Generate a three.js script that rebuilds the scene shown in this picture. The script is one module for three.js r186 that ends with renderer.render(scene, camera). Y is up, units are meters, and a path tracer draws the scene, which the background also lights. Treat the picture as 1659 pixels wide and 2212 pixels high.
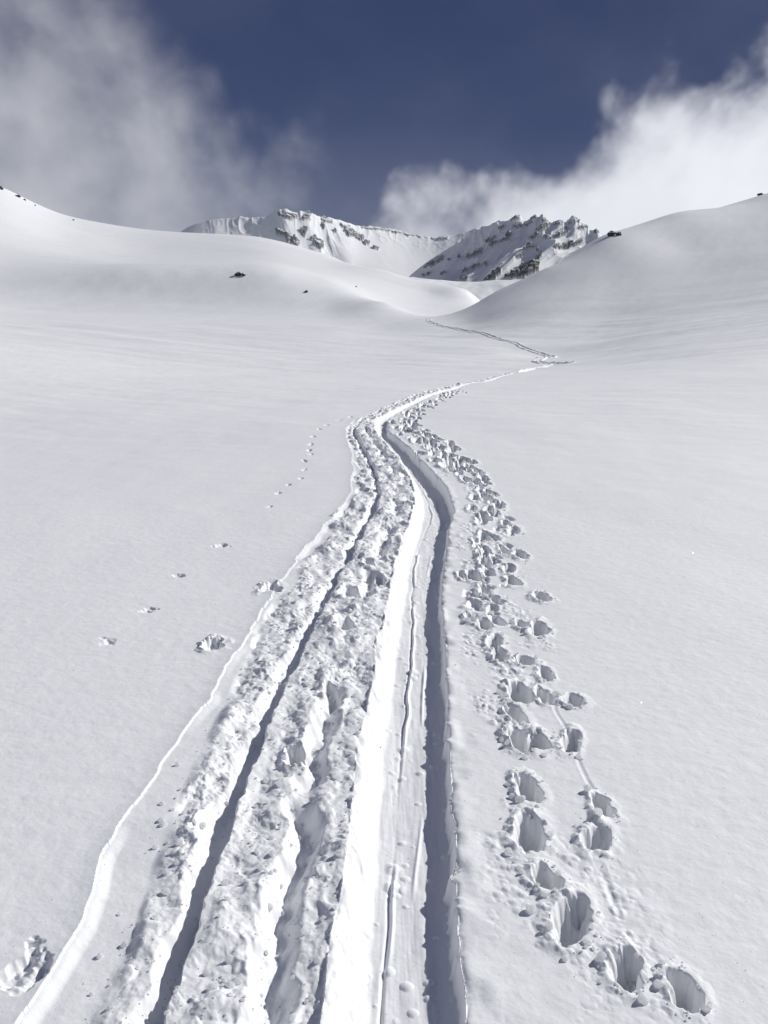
import * as THREE from 'three';
import { mergeGeometries } from 'three/addons/utils/BufferGeometryUtils.js';

// ---------------------------------------------------------------- camera, sky, sun, exposure
const EYE = 1.65, PITCH = 7.35 * Math.PI / 180, FOV = 61;
const CP = Math.cos(PITCH), SP = Math.sin(PITCH);
const scene = new THREE.Scene();
const camera = new THREE.PerspectiveCamera(FOV, 0.75, 0.05, 20000);
camera.position.set(0, EYE, 0);
camera.lookAt(0, EYE - SP, -CP);
camera.updateMatrixWorld(true);
const renderer = new THREE.WebGLRenderer({ antialias: true });
renderer.toneMapping = THREE.LinearToneMapping;
renderer.toneMappingExposure = 1.06;
renderer.shadowMap.enabled = true;

const SUN_AZ = 57 * Math.PI / 180, SUN_EL = 33 * Math.PI / 180;          // azimuth to the right of straight ahead
const sunDir = new THREE.Vector3(Math.sin(SUN_AZ) * Math.cos(SUN_EL), Math.sin(SUN_EL), -Math.cos(SUN_AZ) * Math.cos(SUN_EL));
const sun = new THREE.DirectionalLight(new THREE.Color(1.0, 0.98, 0.94), 3.8);
sun.position.copy(sunDir).multiplyScalar(200);
sun.castShadow = true; sun.shadow.radius = 1.6;
Object.assign(sun.shadow.camera, { left: -60, right: 60, top: 60, bottom: -60, near: 1, far: 900 });
sun.shadow.mapSize.set(4096, 4096);
scene.add(sun, sun.target);

// ---------------------------------------------------------------- small maths
const clamp = (x, a, b) => (x < a ? a : x > b ? b : x);
const lerp = (a, b, t) => a + (b - a) * t;
const smooth = (a, b, x) => { const t = clamp((x - a) / (b - a), 0, 1); return t * t * (3 - 2 * t); };
function rng(seed) { let s = seed >>> 0; return () => { s = (s + 0x6d2b79f5) | 0; let t = Math.imul(s ^ (s >>> 15), 1 | s); t = (t + Math.imul(t ^ (t >>> 7), 61 | t)) ^ t; return ((t ^ (t >>> 14)) >>> 0) / 4294967296; }; }
const hash = (x, y, s) => { let h = Math.imul(x, 374761393) ^ Math.imul(y, 668265263) ^ Math.imul(s, 1274126177); h = Math.imul(h ^ (h >>> 13), 1274126177); h ^= h >>> 16; return (h >>> 0) / 4294967296; };
function noise2(x, y, s = 0) {                                              // smooth value noise, -1 .. 1
  const xi = Math.floor(x), yi = Math.floor(y), fx = x - xi, fy = y - yi;
  const u = fx * fx * fx * (fx * (fx * 6 - 15) + 10), v = fy * fy * fy * (fy * (fy * 6 - 15) + 10);
  const a = hash(xi, yi, s), b = hash(xi + 1, yi, s), c = hash(xi, yi + 1, s), d = hash(xi + 1, yi + 1, s);
  return (a + (b - a) * u + (c - a) * v + (a - b - c + d) * u * v) * 2 - 1;
}
function fbm(x, y, s, oct) { let a = 0.5, t = 0; for (let i = 0; i < oct; i++) { t += a * noise2(x, y, s + i); const nx = 0.8 * x * 2.03 - 0.6 * y * 2.03; y = 0.6 * x * 2.03 + 0.8 * y * 2.03; x = nx; a *= 0.5; } return t; }
const hash3 = (x, y, z, s) => hash(x + Math.imul(z, 7919), y - Math.imul(z, 104729), s);
function noise3(x, y, z, s) {
  const xi = Math.floor(x), yi = Math.floor(y), zi = Math.floor(z), fx = x - xi, fy = y - yi, fz = z - zi;
  const u = fx * fx * (3 - 2 * fx), v = fy * fy * (3 - 2 * fy), w = fz * fz * (3 - 2 * fz);
  const L = (a, b, t) => a + (b - a) * t;
  return L(L(L(hash3(xi, yi, zi, s), hash3(xi + 1, yi, zi, s), u), L(hash3(xi, yi + 1, zi, s), hash3(xi + 1, yi + 1, zi, s), u), v),
    L(L(hash3(xi, yi, zi + 1, s), hash3(xi + 1, yi, zi + 1, s), u), L(hash3(xi, yi + 1, zi + 1, s), hash3(xi + 1, yi + 1, zi + 1, s), u), v), w) * 2 - 1;
}
function fbm3(x, y, z, s, oct) { let a = 0.5, t = 0; for (let i = 0; i < oct; i++) { t += a * noise3(x, y, z, s + i); x = x * 2.03 + 3.1; y = y * 2.03 + 7.7; z = z * 2.03 + 1.3; a *= 0.5; } return t; }
function lumps(x, y, cell, dens, s) {                                       // rounded clods of loose snow, 0 .. ~0.5 cell
  const gx = Math.floor(x / cell), gy = Math.floor(y / cell); let best = 0;
  for (let i = -1; i <= 1; i++) for (let j = -1; j <= 1; j++) {
    const X = gx + i, Y = gy + j;
    if (hash(X, Y, s) > dens) continue;
    const cx = (X + 0.15 + 0.7 * hash(X, Y, s + 1)) * cell, cy = (Y + 0.15 + 0.7 * hash(X, Y, s + 2)) * cell, R = cell * (0.25 + 0.5 * hash(X, Y, s + 3));
    const d2 = (x - cx) ** 2 + (y - cy) ** 2;
    if (d2 < R * R) { const h = Math.pow(1 - d2 / (R * R), 0.8) * R * 0.7; if (h > best) best = h; }
  }
  return best;
}
function pchip(xs, ys) {                                                    // monotone cubic through points
  const n = xs.length, d = [], m = new Array(n);
  for (let i = 0; i < n - 1; i++) d.push((ys[i + 1] - ys[i]) / (xs[i + 1] - xs[i]));
  m[0] = d[0]; m[n - 1] = d[n - 2];
  for (let i = 1; i < n - 1; i++) m[i] = d[i - 1] * d[i] <= 0 ? 0 : 2 / (1 / d[i - 1] + 1 / d[i]);
  return (x) => {
    if (x <= xs[0]) return ys[0] + m[0] * (x - xs[0]);
    if (x >= xs[n - 1]) return ys[n - 1] + m[n - 1] * (x - xs[n - 1]);
    let i = 0; while (x > xs[i + 1]) i++;
    const h = xs[i + 1] - xs[i], t = (x - xs[i]) / h, t2 = t * t, t3 = t2 * t;
    return (2 * t3 - 3 * t2 + 1) * ys[i] + (t3 - 2 * t2 + t) * h * m[i] + (-2 * t3 + 3 * t2) * ys[i + 1] + (t3 - t2) * h * m[i + 1];
  };
}
// survey: the direction in which something is seen in the photograph, measured on a 1659 x 2212 print of it
const FPX = 512 / Math.tan(FOV * Math.PI / 360), K = 768 / 1659;
function sight(X, Y) {
  const a = (X * K - 384) / FPX, b = (512 - Y * K) / FPX, fx = a, fy = -SP + b * CP, fz = -CP - b * SP, h = Math.hypot(fx, fz);
  return { az: Math.atan2(fx, -fz), tan: fy / h };
}

// ---------------------------------------------------------------- the sky: deep blue mountain air and drifting cloud
{
  const W = 4096, H = 2048, data = new Float32Array(W * H * 4), c0 = [0, 0, 0];
  const D = 180 / Math.PI;
  const at = (X, Y) => { const s = sight(X, Y); return [s.az * D, Math.atan(s.tan) * D]; };
  // the two banks of cloud, as tops in elevation over azimuth (degrees), going on round the horizon
  const bank = (list, l, r) => { const q = list.map(([X, Y]) => at(X, Y)); return pchip([...l.map((p) => p[0]), ...q.map((p) => p[0]), ...r.map((p) => p[0])], [...l.map((p) => p[1]), ...q.map((p) => p[1]), ...r.map((p) => p[1])]); };
  const topRight = bank([[700, 590], [800, 540], [900, 480], [1000, 420], [1100, 378], [1200, 330], [1300, 262], [1380, 200], [1430, 160], [1500, 180], [1580, 180], [1659, 150]], [[-60, -20], [-20, 2]], [[45, 32], [80, 30], [130, 22], [180, 16], [200, 10]]);
  const topLeft = bank([[-60, 130], [60, 150], [180, 175], [290, 195], [335, 265], [385, 335], [430, 410], [480, 465], [560, 515], [720, 580]], [[-200, 10], [-150, 16], [-90, 26], [-50, 34]], [[10, -8], [60, -20]]);
  for (let row = 0; row < H; row++) {
    const el = ((row + 0.5) / H * 180 - 90);
    if (el < -1) { for (let col = 0; col < W; col++) { const o = (row * W + col) * 4; data[o] = 0.42; data[o + 1] = 0.44; data[o + 2] = 0.48; data[o + 3] = 1; } continue; }
    const e = Math.max(el, 0) / D, cy = Math.sin(e), ce = Math.cos(e);
    for (let col = 0; col < W; col++) {
      const th = ((col + 0.5) / W - 0.5) * 2 * Math.PI, x = Math.cos(th) * ce, z = Math.sin(th) * ce;
      const az = Math.atan2(x, -z) * D;
      const g = Math.exp(-Math.max(el - 8, 0) / 16);
      c0[0] = 0.009 + 0.016 * g; c0[1] = 0.020 + 0.030 * g; c0[2] = 0.078 + 0.070 * g;
      const q = 4.2, wx = fbm3(x * q, cy * q, z * q, 11, 3) * 0.45, wy = fbm3(x * q + 9, cy * q, z * q, 31, 3) * 0.45;
      const n = fbm3(x * 7 + wx, cy * 7 + wy, z * 7 - wx, 51, 6), n2 = fbm3(x * 18 + wy * 1.4 + n * 0.6, cy * 18 + wx * 1.4, z * 18 - n * 0.6, 71, 6);
      const nr = n * 5 + n2 * 3.6, nl = n * 6 + n2 * 4;
      let dr = smooth(-2.0, 6.0, topRight(az) - el + nr), dl = smooth(-5.5, 13.5, topLeft(az) - el + nl);
      dr = 1 - Math.exp(-3.6 * dr * (0.9 + 0.25 * n2 + 0.2 * n)); dl = 1 - Math.exp(-1.75 * dl * (0.95 + 0.25 * n2 + 0.3 * n));
      const patch = smooth(0.10, 0.5, fbm3(x * 2.3 + 4, cy * 4.1, z * 2.3, 91, 5) + 0.25 * n2) * smooth(36, 56, el) * 0.75;   // scattered cloud overhead
      const veil = 0.12 * smooth(17, 8, el) + 0.03 * smooth(-0.3, 0.5, fbm3(x * 5 + wy * 1.5, cy * 8, z * 5 + wx, 131, 5)) + 0.10 * smooth(-12, -24, az) * smooth(-60, -40, az) * smooth(-0.4, 0.4, n2 + n);
      const d = clamp(1 - (1 - dr) * (1 - dl) * (1 - patch) * (1 - veil), 0, 1);
      const sunny = x * sunDir.x + cy * sunDir.y + z * sunDir.z;
      const b = lerp(0.50, 0.82, smooth(0.3, 0.9, sunny)) * (1 + 0.10 * n + 0.08 * n2) * lerp(1, 1.14, smooth(25, 11, el));
      const o = (row * W + col) * 4;
      data[o] = lerp(c0[0], b * 0.965, d); data[o + 1] = lerp(c0[1], b * 0.98, d); data[o + 2] = lerp(c0[2], b * 1.05, d); data[o + 3] = 1;
    }
  }
  const sky = new THREE.DataTexture(data, W, H, THREE.RGBAFormat, THREE.FloatType);
  sky.mapping = THREE.EquirectangularReflectionMapping; sky.magFilter = THREE.LinearFilter; sky.needsUpdate = true;
  scene.background = sky; scene.environment = sky;
}

// ---------------------------------------------------------------- materials
function grainTexture(size, cells, seed, oct) {                              // tiling noise
  const d = new Uint8Array(size * size * 4);
  const tile = (x, y, n, s) => {
    const xi = Math.floor(x), yi = Math.floor(y), fx = x - xi, fy = y - yi, u = fx * fx * (3 - 2 * fx), v = fy * fy * (3 - 2 * fy), m = (k) => ((k % n) + n) % n;
    return lerp(lerp(hash(m(xi), m(yi), s), hash(m(xi + 1), m(yi), s), u), lerp(hash(m(xi), m(yi + 1), s), hash(m(xi + 1), m(yi + 1), s), u), v);
  };
  for (let j = 0; j < size; j++) for (let i = 0; i < size; i++) {
    let t = 0, a = 0.5, n = cells, sum = 0;
    for (let k = 0; k < oct; k++) { t += a * tile(i / size * n, j / size * n, n, seed + k); sum += a; a *= 0.62; n *= 2; }
    const q = clamp(t / sum, 0, 1) * 255, o = (j * size + i) * 4; d[o] = d[o + 1] = d[o + 2] = q; d[o + 3] = 255;
  }
  const t = new THREE.DataTexture(d, size, size); t.wrapS = t.wrapT = THREE.RepeatWrapping; t.magFilter = THREE.LinearFilter; t.minFilter = THREE.LinearMipmapLinearFilter; t.needsUpdate = true;
  return t;
}
const grain = grainTexture(1024, 24, 5, 5); grain.repeat.set(1 / 1.3, 1 / 1.3);
const snowMat = new THREE.MeshStandardMaterial({ color: new THREE.Color().setRGB(0.86, 0.872, 0.885), roughness: 0.72, metalness: 0, bumpMap: grain, bumpScale: 0.0026 });
snowMat.name = 'snow';
const farSnow = new THREE.MeshStandardMaterial({ color: new THREE.Color().setRGB(0.86, 0.872, 0.885), roughness: 0.8 });
farSnow.name = 'distant_snow';
const mountainMat = new THREE.MeshStandardMaterial({ vertexColors: true, roughness: 0.85 });
mountainMat.name = 'rock_and_snow';
const crumbMat = new THREE.MeshPhysicalMaterial({ color: new THREE.Color().setRGB(0.9, 0.905, 0.91), roughness: 1, transmission: 0.75, thickness: 0, ior: 1.1, specularIntensity: 0 });
crumbMat.name = 'loose_snow';
const SNOW = [0.86, 0.872, 0.885];

const numberOf = {};
const numbered = (name) => { const n = numberOf[name] = (numberOf[name] ?? -1) + 1; return n ? name + '_' + String(n).padStart(3, '0') : name; };
function put(o, name, data, parent = scene) { o.name = parent === scene ? numbered(name) : name; Object.assign(o.userData, data); o.traverse?.((m) => { if (m.isMesh) m.castShadow = m.receiveShadow = true; }); parent.add(o); return o; }

// ---------------------------------------------------------------- the lie of the land
const SLOPE = 0.0595;                                                         // the near snowfield climbs gently ahead
const lie = [];                                                               // surveyed points: azimuth, distance, height over the near slope
function survey(X, list) { for (const [r, Y] of list) { const s = sight(X / K, Y / K); lie.push([s.az, r, s.tan - EYE * 0 + 0]); const p = lie[lie.length - 1]; p[2] = (EYE + r * s.tan - SLOPE * r * Math.cos(s.az)) / r; } }
for (const az of [-0.75, -0.45, -0.2, 0, 0.2, 0.45, 0.75]) for (const r of [8, 16]) lie.push([az, r, 0]);
{ // the hill on the left: heights in the print at set distances, from the left edge to the valley
  const dist = [32, 60, 100, 130, 185, 225, 248, 264, 278, 291, 306, 350, 430, 510, 560, 620], xs = [-200, 0, 60, 150, 256, 330], rowsY = [
    [374, 344, 323, 314, 302, 297, 289, 281, 273, 265, 255, 225, 165, 128, 132, 160], [382, 359, 342, 333.5, 322, 316, 309, 302, 293, 284, 275, 253, 215, 187, 190, 205], [384.5, 364, 347, 337.5, 324.5, 317.5, 311.5, 304, 293, 281.5, 273, 259, 236, 214, 217, 232],
    [388.5, 371, 354, 343, 327.5, 319, 312.5, 304, 290, 275, 267, 263, 250, 230.5, 232, 242], [391, 376, 360, 347.5, 330, 319.5, 312.5, 303, 288, 273.5, 266, 262.5, 252, 237, 240, 252], [392, 378, 363, 350, 331.5, 320, 312, 304, 295, 287, 281, 276, 265, 256, 258, 268]];
  for (const X of [-200, -130, -70, -30, 0, 30, 60, 90, 120, 150, 180, 210, 235, 256, 280, 305, 330]) survey(X, dist.map((r, k) => [r, pchip(xs, rowsY.map((q) => q[k]))(X)]));
}
survey(384, [[32, 392], [60, 378.5], [130, 353], [200, 330], [235, 313], [258, 302.5], [272, 302.5], [295, 305], [345, 292], [400, 280], [445, 270], [490, 280], [600, 310]]);
survey(430, [[100, 364], [160, 342], [210, 323], [230, 316.5], [238, 316.5], [275, 322], [330, 308], [390, 293], [430, 283], [480, 295], [600, 320]]);
survey(470, [[32, 392], [60, 378.5], [130, 353], [180, 334], [206, 323], [226, 309], [238, 306.5], [275, 318], [340, 310], [390, 297], [415, 292], [460, 305], [600, 330]]);
survey(491, [[130, 352], [180, 332], [215, 308], [238, 295], [250, 295.5], [300, 316], [400, 315], [600, 335]]);
survey(546, [[32, 391], [60, 376.5], [100, 365], [130, 357], [165, 337], [200, 308], [225, 285], [244, 269], [256, 269], [320, 292], [450, 320], [600, 335]]);
survey(606, [[32, 391], [60, 373], [100, 359], [130, 349], [152, 340], [180, 322], [210, 295], [240, 263], [268, 235], [282, 234.5], [340, 255], [600, 320]]);
survey(680, [[32, 389], [60, 367], [100, 348], [130, 336], [155, 325], [185, 307], [220, 281], [260, 248], [305, 213], [322, 212.5], [390, 235], [600, 290]]);
survey(768, [[32, 386], [60, 361], [100, 337], [130, 322], [160, 309], [190, 291], [230, 264], [280, 232], [335, 202], [362, 194], [385, 195], [460, 212], [600, 260]]);
survey(950, [[32, 379], [60, 348], [100, 312], [130, 294], [165, 275], [220, 243], [330, 178], [400, 150], [460, 158], [600, 200]]);
const AZW = 2.2;
function thinPlate(pts) {
  const n = pts.length, N = n + 3, A = [], X = pts.map((p) => [p[0] * AZW, Math.log(p[1])]), b = new Float64Array(N);
  const U = (d2) => (d2 < 1e-12 ? 0 : 0.5 * d2 * Math.log(d2));
  for (let i = 0; i < N; i++) A.push(new Float64Array(N));
  for (let i = 0; i < n; i++) {
    for (let j = 0; j < n; j++) A[i][j] = U((X[i][0] - X[j][0]) ** 2 + (X[i][1] - X[j][1]) ** 2) + (i === j ? 6e-5 : 0);
    A[i][n] = A[n][i] = 1; A[i][n + 1] = A[n + 1][i] = X[i][0]; A[i][n + 2] = A[n + 2][i] = X[i][1]; b[i] = pts[i][2];
  }
  for (let k = 0; k < N; k++) {
    let m = k; for (let i = k; i < N; i++) if (Math.abs(A[i][k]) > Math.abs(A[m][k])) m = i;
    [A[k], A[m]] = [A[m], A[k]]; [b[k], b[m]] = [b[m], b[k]];
    for (let i = k + 1; i < N; i++) { const f = A[i][k] / A[k][k]; if (!f) continue; for (let j = k; j < N; j++) A[i][j] -= f * A[k][j]; b[i] -= f * b[k]; }
  }
  for (let k = N - 1; k >= 0; k--) { let s = b[k]; for (let j = k + 1; j < N; j++) s -= A[k][j] * b[j]; b[k] = s / A[k][k]; }
  const px = Float64Array.from(X, (p) => p[0]), py = Float64Array.from(X, (p) => p[1]);
  return (u, v) => {
    let s = b[n] + b[n + 1] * u + b[n + 2] * v;
    for (let i = 0; i < n; i++) { const du = u - px[i], dv = v - py[i], d2 = du * du + dv * dv; if (d2 > 1e-12) s += b[i] * 0.5 * d2 * Math.log(d2); }
    return s;
  };
}
const rise = thinPlate(lie);
// tabulated, for speed: azimuth x log distance
const TA = 240, TR = 420, A0 = -0.62, A1 = 0.62, R0 = Math.log(10), R1 = Math.log(660), riseTable = new Float64Array((TA + 1) * (TR + 1));
for (let i = 0; i <= TA; i++) for (let j = 0; j <= TR; j++) riseTable[i * (TR + 1) + j] = rise(lerp(A0, A1, i / TA) * AZW, lerp(R0, R1, j / TR));
function bicubic(u, v) {
  u = clamp(u, 0, TA - 1e-6); v = clamp(v, 0, TR - 1e-6);
  const i = Math.floor(u), j = Math.floor(v), fu = u - i, fv = v - j, w = (t) => [((-t + 2) * t - 1) * t / 2, ((3 * t - 5) * t * t + 2) / 2, ((-3 * t + 4) * t + 1) * t / 2, (t - 1) * t * t / 2];
  const a = w(fu), b = w(fv); let s = 0;
  for (let p = 0; p < 4; p++) { const I = clamp(i + p - 1, 0, TA) * (TR + 1); let q = 0; for (let k = 0; k < 4; k++) q += b[k] * riseTable[I + clamp(j + k - 1, 0, TR)]; s += a[p] * q; }
  return s;
}
function land(x, z) {                                                         // broad shape of the ground
  const r = Math.hypot(x, z), az = Math.atan2(x, -z);
  let y = -SLOPE * z * smooth(-900, -200, -z) ;
  if (z > 0) y = -SLOPE * z;
  if (r > 11) {
    const a = Math.abs(az), keep = 1 - smooth(1.2, 2.6, a), f = bicubic((clamp(az, A0, A1) - A0) / (A1 - A0) * TA, (Math.log(Math.min(r, 655)) - R0) / (R1 - R0) * TR);
    y += r * f * keep * smooth(11, 22, r);
  }
  return y;
}
function groundAt(X, Y) {                                                     // where a sight line meets the ground
  const s = sight(X, Y), cx = Math.sin(s.az), cz = -Math.cos(s.az); let r = 1, p = 1;
  while (r < 640 && EYE + r * s.tan > land(cx * r, cz * r)) { p = r; r *= 1.02; }
  for (let k = 0; k < 30; k++) { const m = (p + r) / 2; if (EYE + m * s.tan > land(cx * m, cz * m)) p = m; else r = m; }
  return { x: cx * r, z: cz * r, r, y: land(cx * r, cz * r) };
}

// ---------------------------------------------------------------- the ski track: four lines followed up the valley
const trackRows = [   // Y: outer edge, narrow groove, top and foot of the left bank, right wall
  [2330, -40, 325, 668, 725, 1012], [2212, 45, 365, 690, 745, 1003], [2000, 165, 432, 722, 762, 991], [1800, 252, 492, 752, 782, 981], [1700, 320, 530, 765, 793, 976], [1590, 388, 568, 780, 806, 972],
  [1500, 460, 610, 796, 818, 966], [1400, 515, 655, 814, 834, 963], [1300, 575, 705, 836, 853, 957], [1200, 650, 760, 858, 872, 962], [1140, 698, 792, 880, 892, 972], [1095, 737, 815, 892, 904, 980],
  [1060, 758, 820, 893, 904, 966], [1000, 764, 803, 864, 873, 914], [960, 753, 780, 831, 840, 872], [930, 748, 768, 808, 817, 838], [910, 763, 780, 808, 818, 838], [890, 803, 818, 838, 848, 864], [870, 852, 866, 882, 891, 903],
  [850, 908, 921, 936, 944, 954], [830, 985, 995, 1005, 1011, 1018], [810, 1078, 1085, 1092, 1096, 1101], [798, 1135, 1140, 1144, 1147, 1150], [789, 1186, 1190, 1193, 1195, 1197],
];
const [edgeO, edgeG, edgeL, edgeF, edgeR] = [1, 2, 3, 4, 5].map((k) => {
  const p = trackRows.map((row) => groundAt(row[k], row[0])).sort((a, b) => -a.z + b.z).filter((q, i, all) => !i || -q.z > -all[i - 1].z * 1.004);
  const f = pchip(p.map((q) => Math.log(-q.z)), p.map((q) => q.x)), N = 3000, t0 = Math.log(0.8), t1 = Math.log(170), table = new Float64Array(N + 1);
  for (let i = 0; i <= N; i++) table[i] = f(lerp(t0, t1, i / N));
  return (lz) => { const u = clamp((lz - t0) / (t1 - t0) * N, 0, N - 1e-6), i = Math.floor(u); return lerp(table[i], table[i + 1], u - i); };
});
const TRACK_END = -groundAt(1193, 789).z;
const wallDepth = pchip([0, 1.0, 1.6, 2.1, 2.35, 2.7, 3.0, 3.6, 4.6].map((v) => v), [0.085, 0.095, 0.1, 0.13, 0.17, 0.15, 0.12, 0.1, 0.1].map((v) => v * 0.78));   // over log distance

// ---------------------------------------------------------------- footprints and pole marks
const prints = [];                                                            // x, z, half width, half length, turn, depth, kind
const rp = rng(77);
function print(X, Y, w, h, kind, depth) {
  const c = groundAt(X, Y), a = groundAt(X - w / 2, Y), b = groundAt(X + w / 2, Y), f = groundAt(X, Y - h / 2), n = groundAt(X, Y + h / 2);
  const hw = Math.hypot(a.x - b.x, a.z - b.z) / 2 * 0.93, hl = Math.hypot(f.x - n.x, f.z - n.z) / 2 * 0.93;
  prints.push({ x: c.x, z: c.z, hw, hl, turn: (rp() - 0.5) * 0.5 + Math.atan2(f.x - n.x, -(f.z - n.z)) * 0.5, depth: depth ?? clamp(hw * 1.95, 0.032, 0.1), kind, seed: prints.length * 13 + 5, r: c.r, tilt: rp() - 0.5 });
}
for (const p of [[1141, 1701, 56, 62], [1148, 1803, 74, 92], [1302, 1743, 48, 60], [1293, 1812, 62, 66], [1179, 1900, 70, 56], [1234, 1987, 88, 110], [1355, 2095, 78, 100], [1478, 2139, 72, 92], [1125, 1600, 58, 48], [1164, 1601, 54, 46], [1234, 1600, 40, 52],
  [1122, 1497, 54, 42], [1113, 1543, 44, 40], [1176, 1503, 38, 36], [1240, 1514, 52, 25], [1179, 1455, 32, 34], [1135, 1428, 46, 20], [1080, 1415, 34, 32], [1069, 1386, 38, 30], [1164, 1360, 44, 36], [1047, 1349, 30, 24], [1016, 1336, 28, 18], [1130, 1352, 30, 22],
  [1170, 1291, 38, 20], [1048, 1277, 34, 25], [1108, 1257, 32, 24], [1021, 1245, 32, 26], [1098, 1231, 26, 20], [1050, 1217, 34, 26], [1125, 1200, 30, 21], [1086, 1188, 16, 22], [1041, 1198, 24, 18], [1045, 1161, 28, 22], [1110, 1147, 30, 18], [1093, 1133, 24, 15],
  [1048, 1118, 26, 18], [1079, 1092, 26, 18], [1050, 1077, 28, 16], [1060, 1065, 22, 15], [1033, 1046, 28, 15], [1033, 1022, 24, 12], [1007, 1039, 22, 14], [980, 1017, 28, 12], [1066, 1316, 26, 14], [1030, 1180, 18, 14], [1020, 1100, 22, 14]]) print(...p, 'boot');
for (let Y = 1340; Y > 1012; Y -= 8.5) { const t = (Y - 1012) / 328, w = lerp(17, 30, t) * (0.7 + 0.6 * rp()); print(edgePx(Y) + lerp(26, 50, t) + rp() * lerp(75, 120, t), Y, w, w * 0.62, 'boot', lerp(0.04, 0.03, t) * (0.7 + 0.6 * rp())); }
for (let Y = 1010; Y > 842; Y -= 5.2 - (1010 - Y) * 0.012) {                  // the same trail, smaller and smaller
  const t = (Y - 842) / 168, mid = edgePx(Y) + lerp(16, 72, t), w = lerp(6, 22, t);
  for (let k = 0; k < 3; k++) print(mid + (rp() - 0.5) * lerp(14, 92, t) + (k - 1) * lerp(3, 20, t), Y + (rp() - 0.5) * 8, w * (0.8 + 0.5 * rp()), w * 0.48, 'boot');
}
function edgePx(Y) { let i = 0; while (i < trackRows.length - 2 && trackRows[i + 1][0] > Y) i++; const a = trackRows[i], b = trackRows[i + 1]; return lerp(a[5], b[5], clamp((Y - a[0]) / (b[0] - a[0]), 0, 1)); }
for (const p of [[757, 1281, 52, 24], [745, 1358, 50, 24], [797, 1224, 28, 14], [820, 1254, 24, 26], [846, 1156, 26, 22], [640, 1640, 50, 44], [718, 1500, 34, 60]]) print(...p, 'churn');
for (const [a, b] of [[610, 285], [560, 300], [500, 325], [470, 345], [440, 380], [430, 415], [425, 440], [430, 456], [400, 485], [402, 522], [385, 562], [330, 590], [285, 626], [245, 686]]) print(464.6 + 0.48 * a, 763 + 0.48 * b, 13, 5, 'faint', 0.02);
for (const p of [[462, 1392, 46, 26, 0.04], [587, 1268, 44, 22, 0.04], [742, 1110, 26, 12, 0.035], [320, 1316, 44, 12, 0.012], [232, 1386, 54, 16, 0.012], [475, 1178, 36, 9, 0.02], [385, 1240, 36, 8, 0.018], [60, 2085, 105, 95, 0.028], [1230, 1514, 16, 8, 0.02]]) print(p[0], p[1], p[2], p[3], 'pole', p[4]);
const drags = [[[1345, 1995], [1300, 1850]], [[1330, 1960], [1290, 1850]], [[1290, 1720], [1240, 1610]], [[1385, 2080], [1350, 2010]], [[1225, 1600], [1200, 1520]]].map(([a, b]) => [groundAt(...a), groundAt(...b)]);
const bins = new Map();
prints.forEach((p, i) => { const R = Math.max(p.hw, p.hl) * 2.2 + 0.04; for (let k = Math.floor((Math.log(-p.z + R)) * 40); k >= Math.floor(Math.log(Math.max(0.3, -p.z - R)) * 40); k--) { if (!bins.has(k)) bins.set(k, []); bins.get(k).push(i); } });

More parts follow.
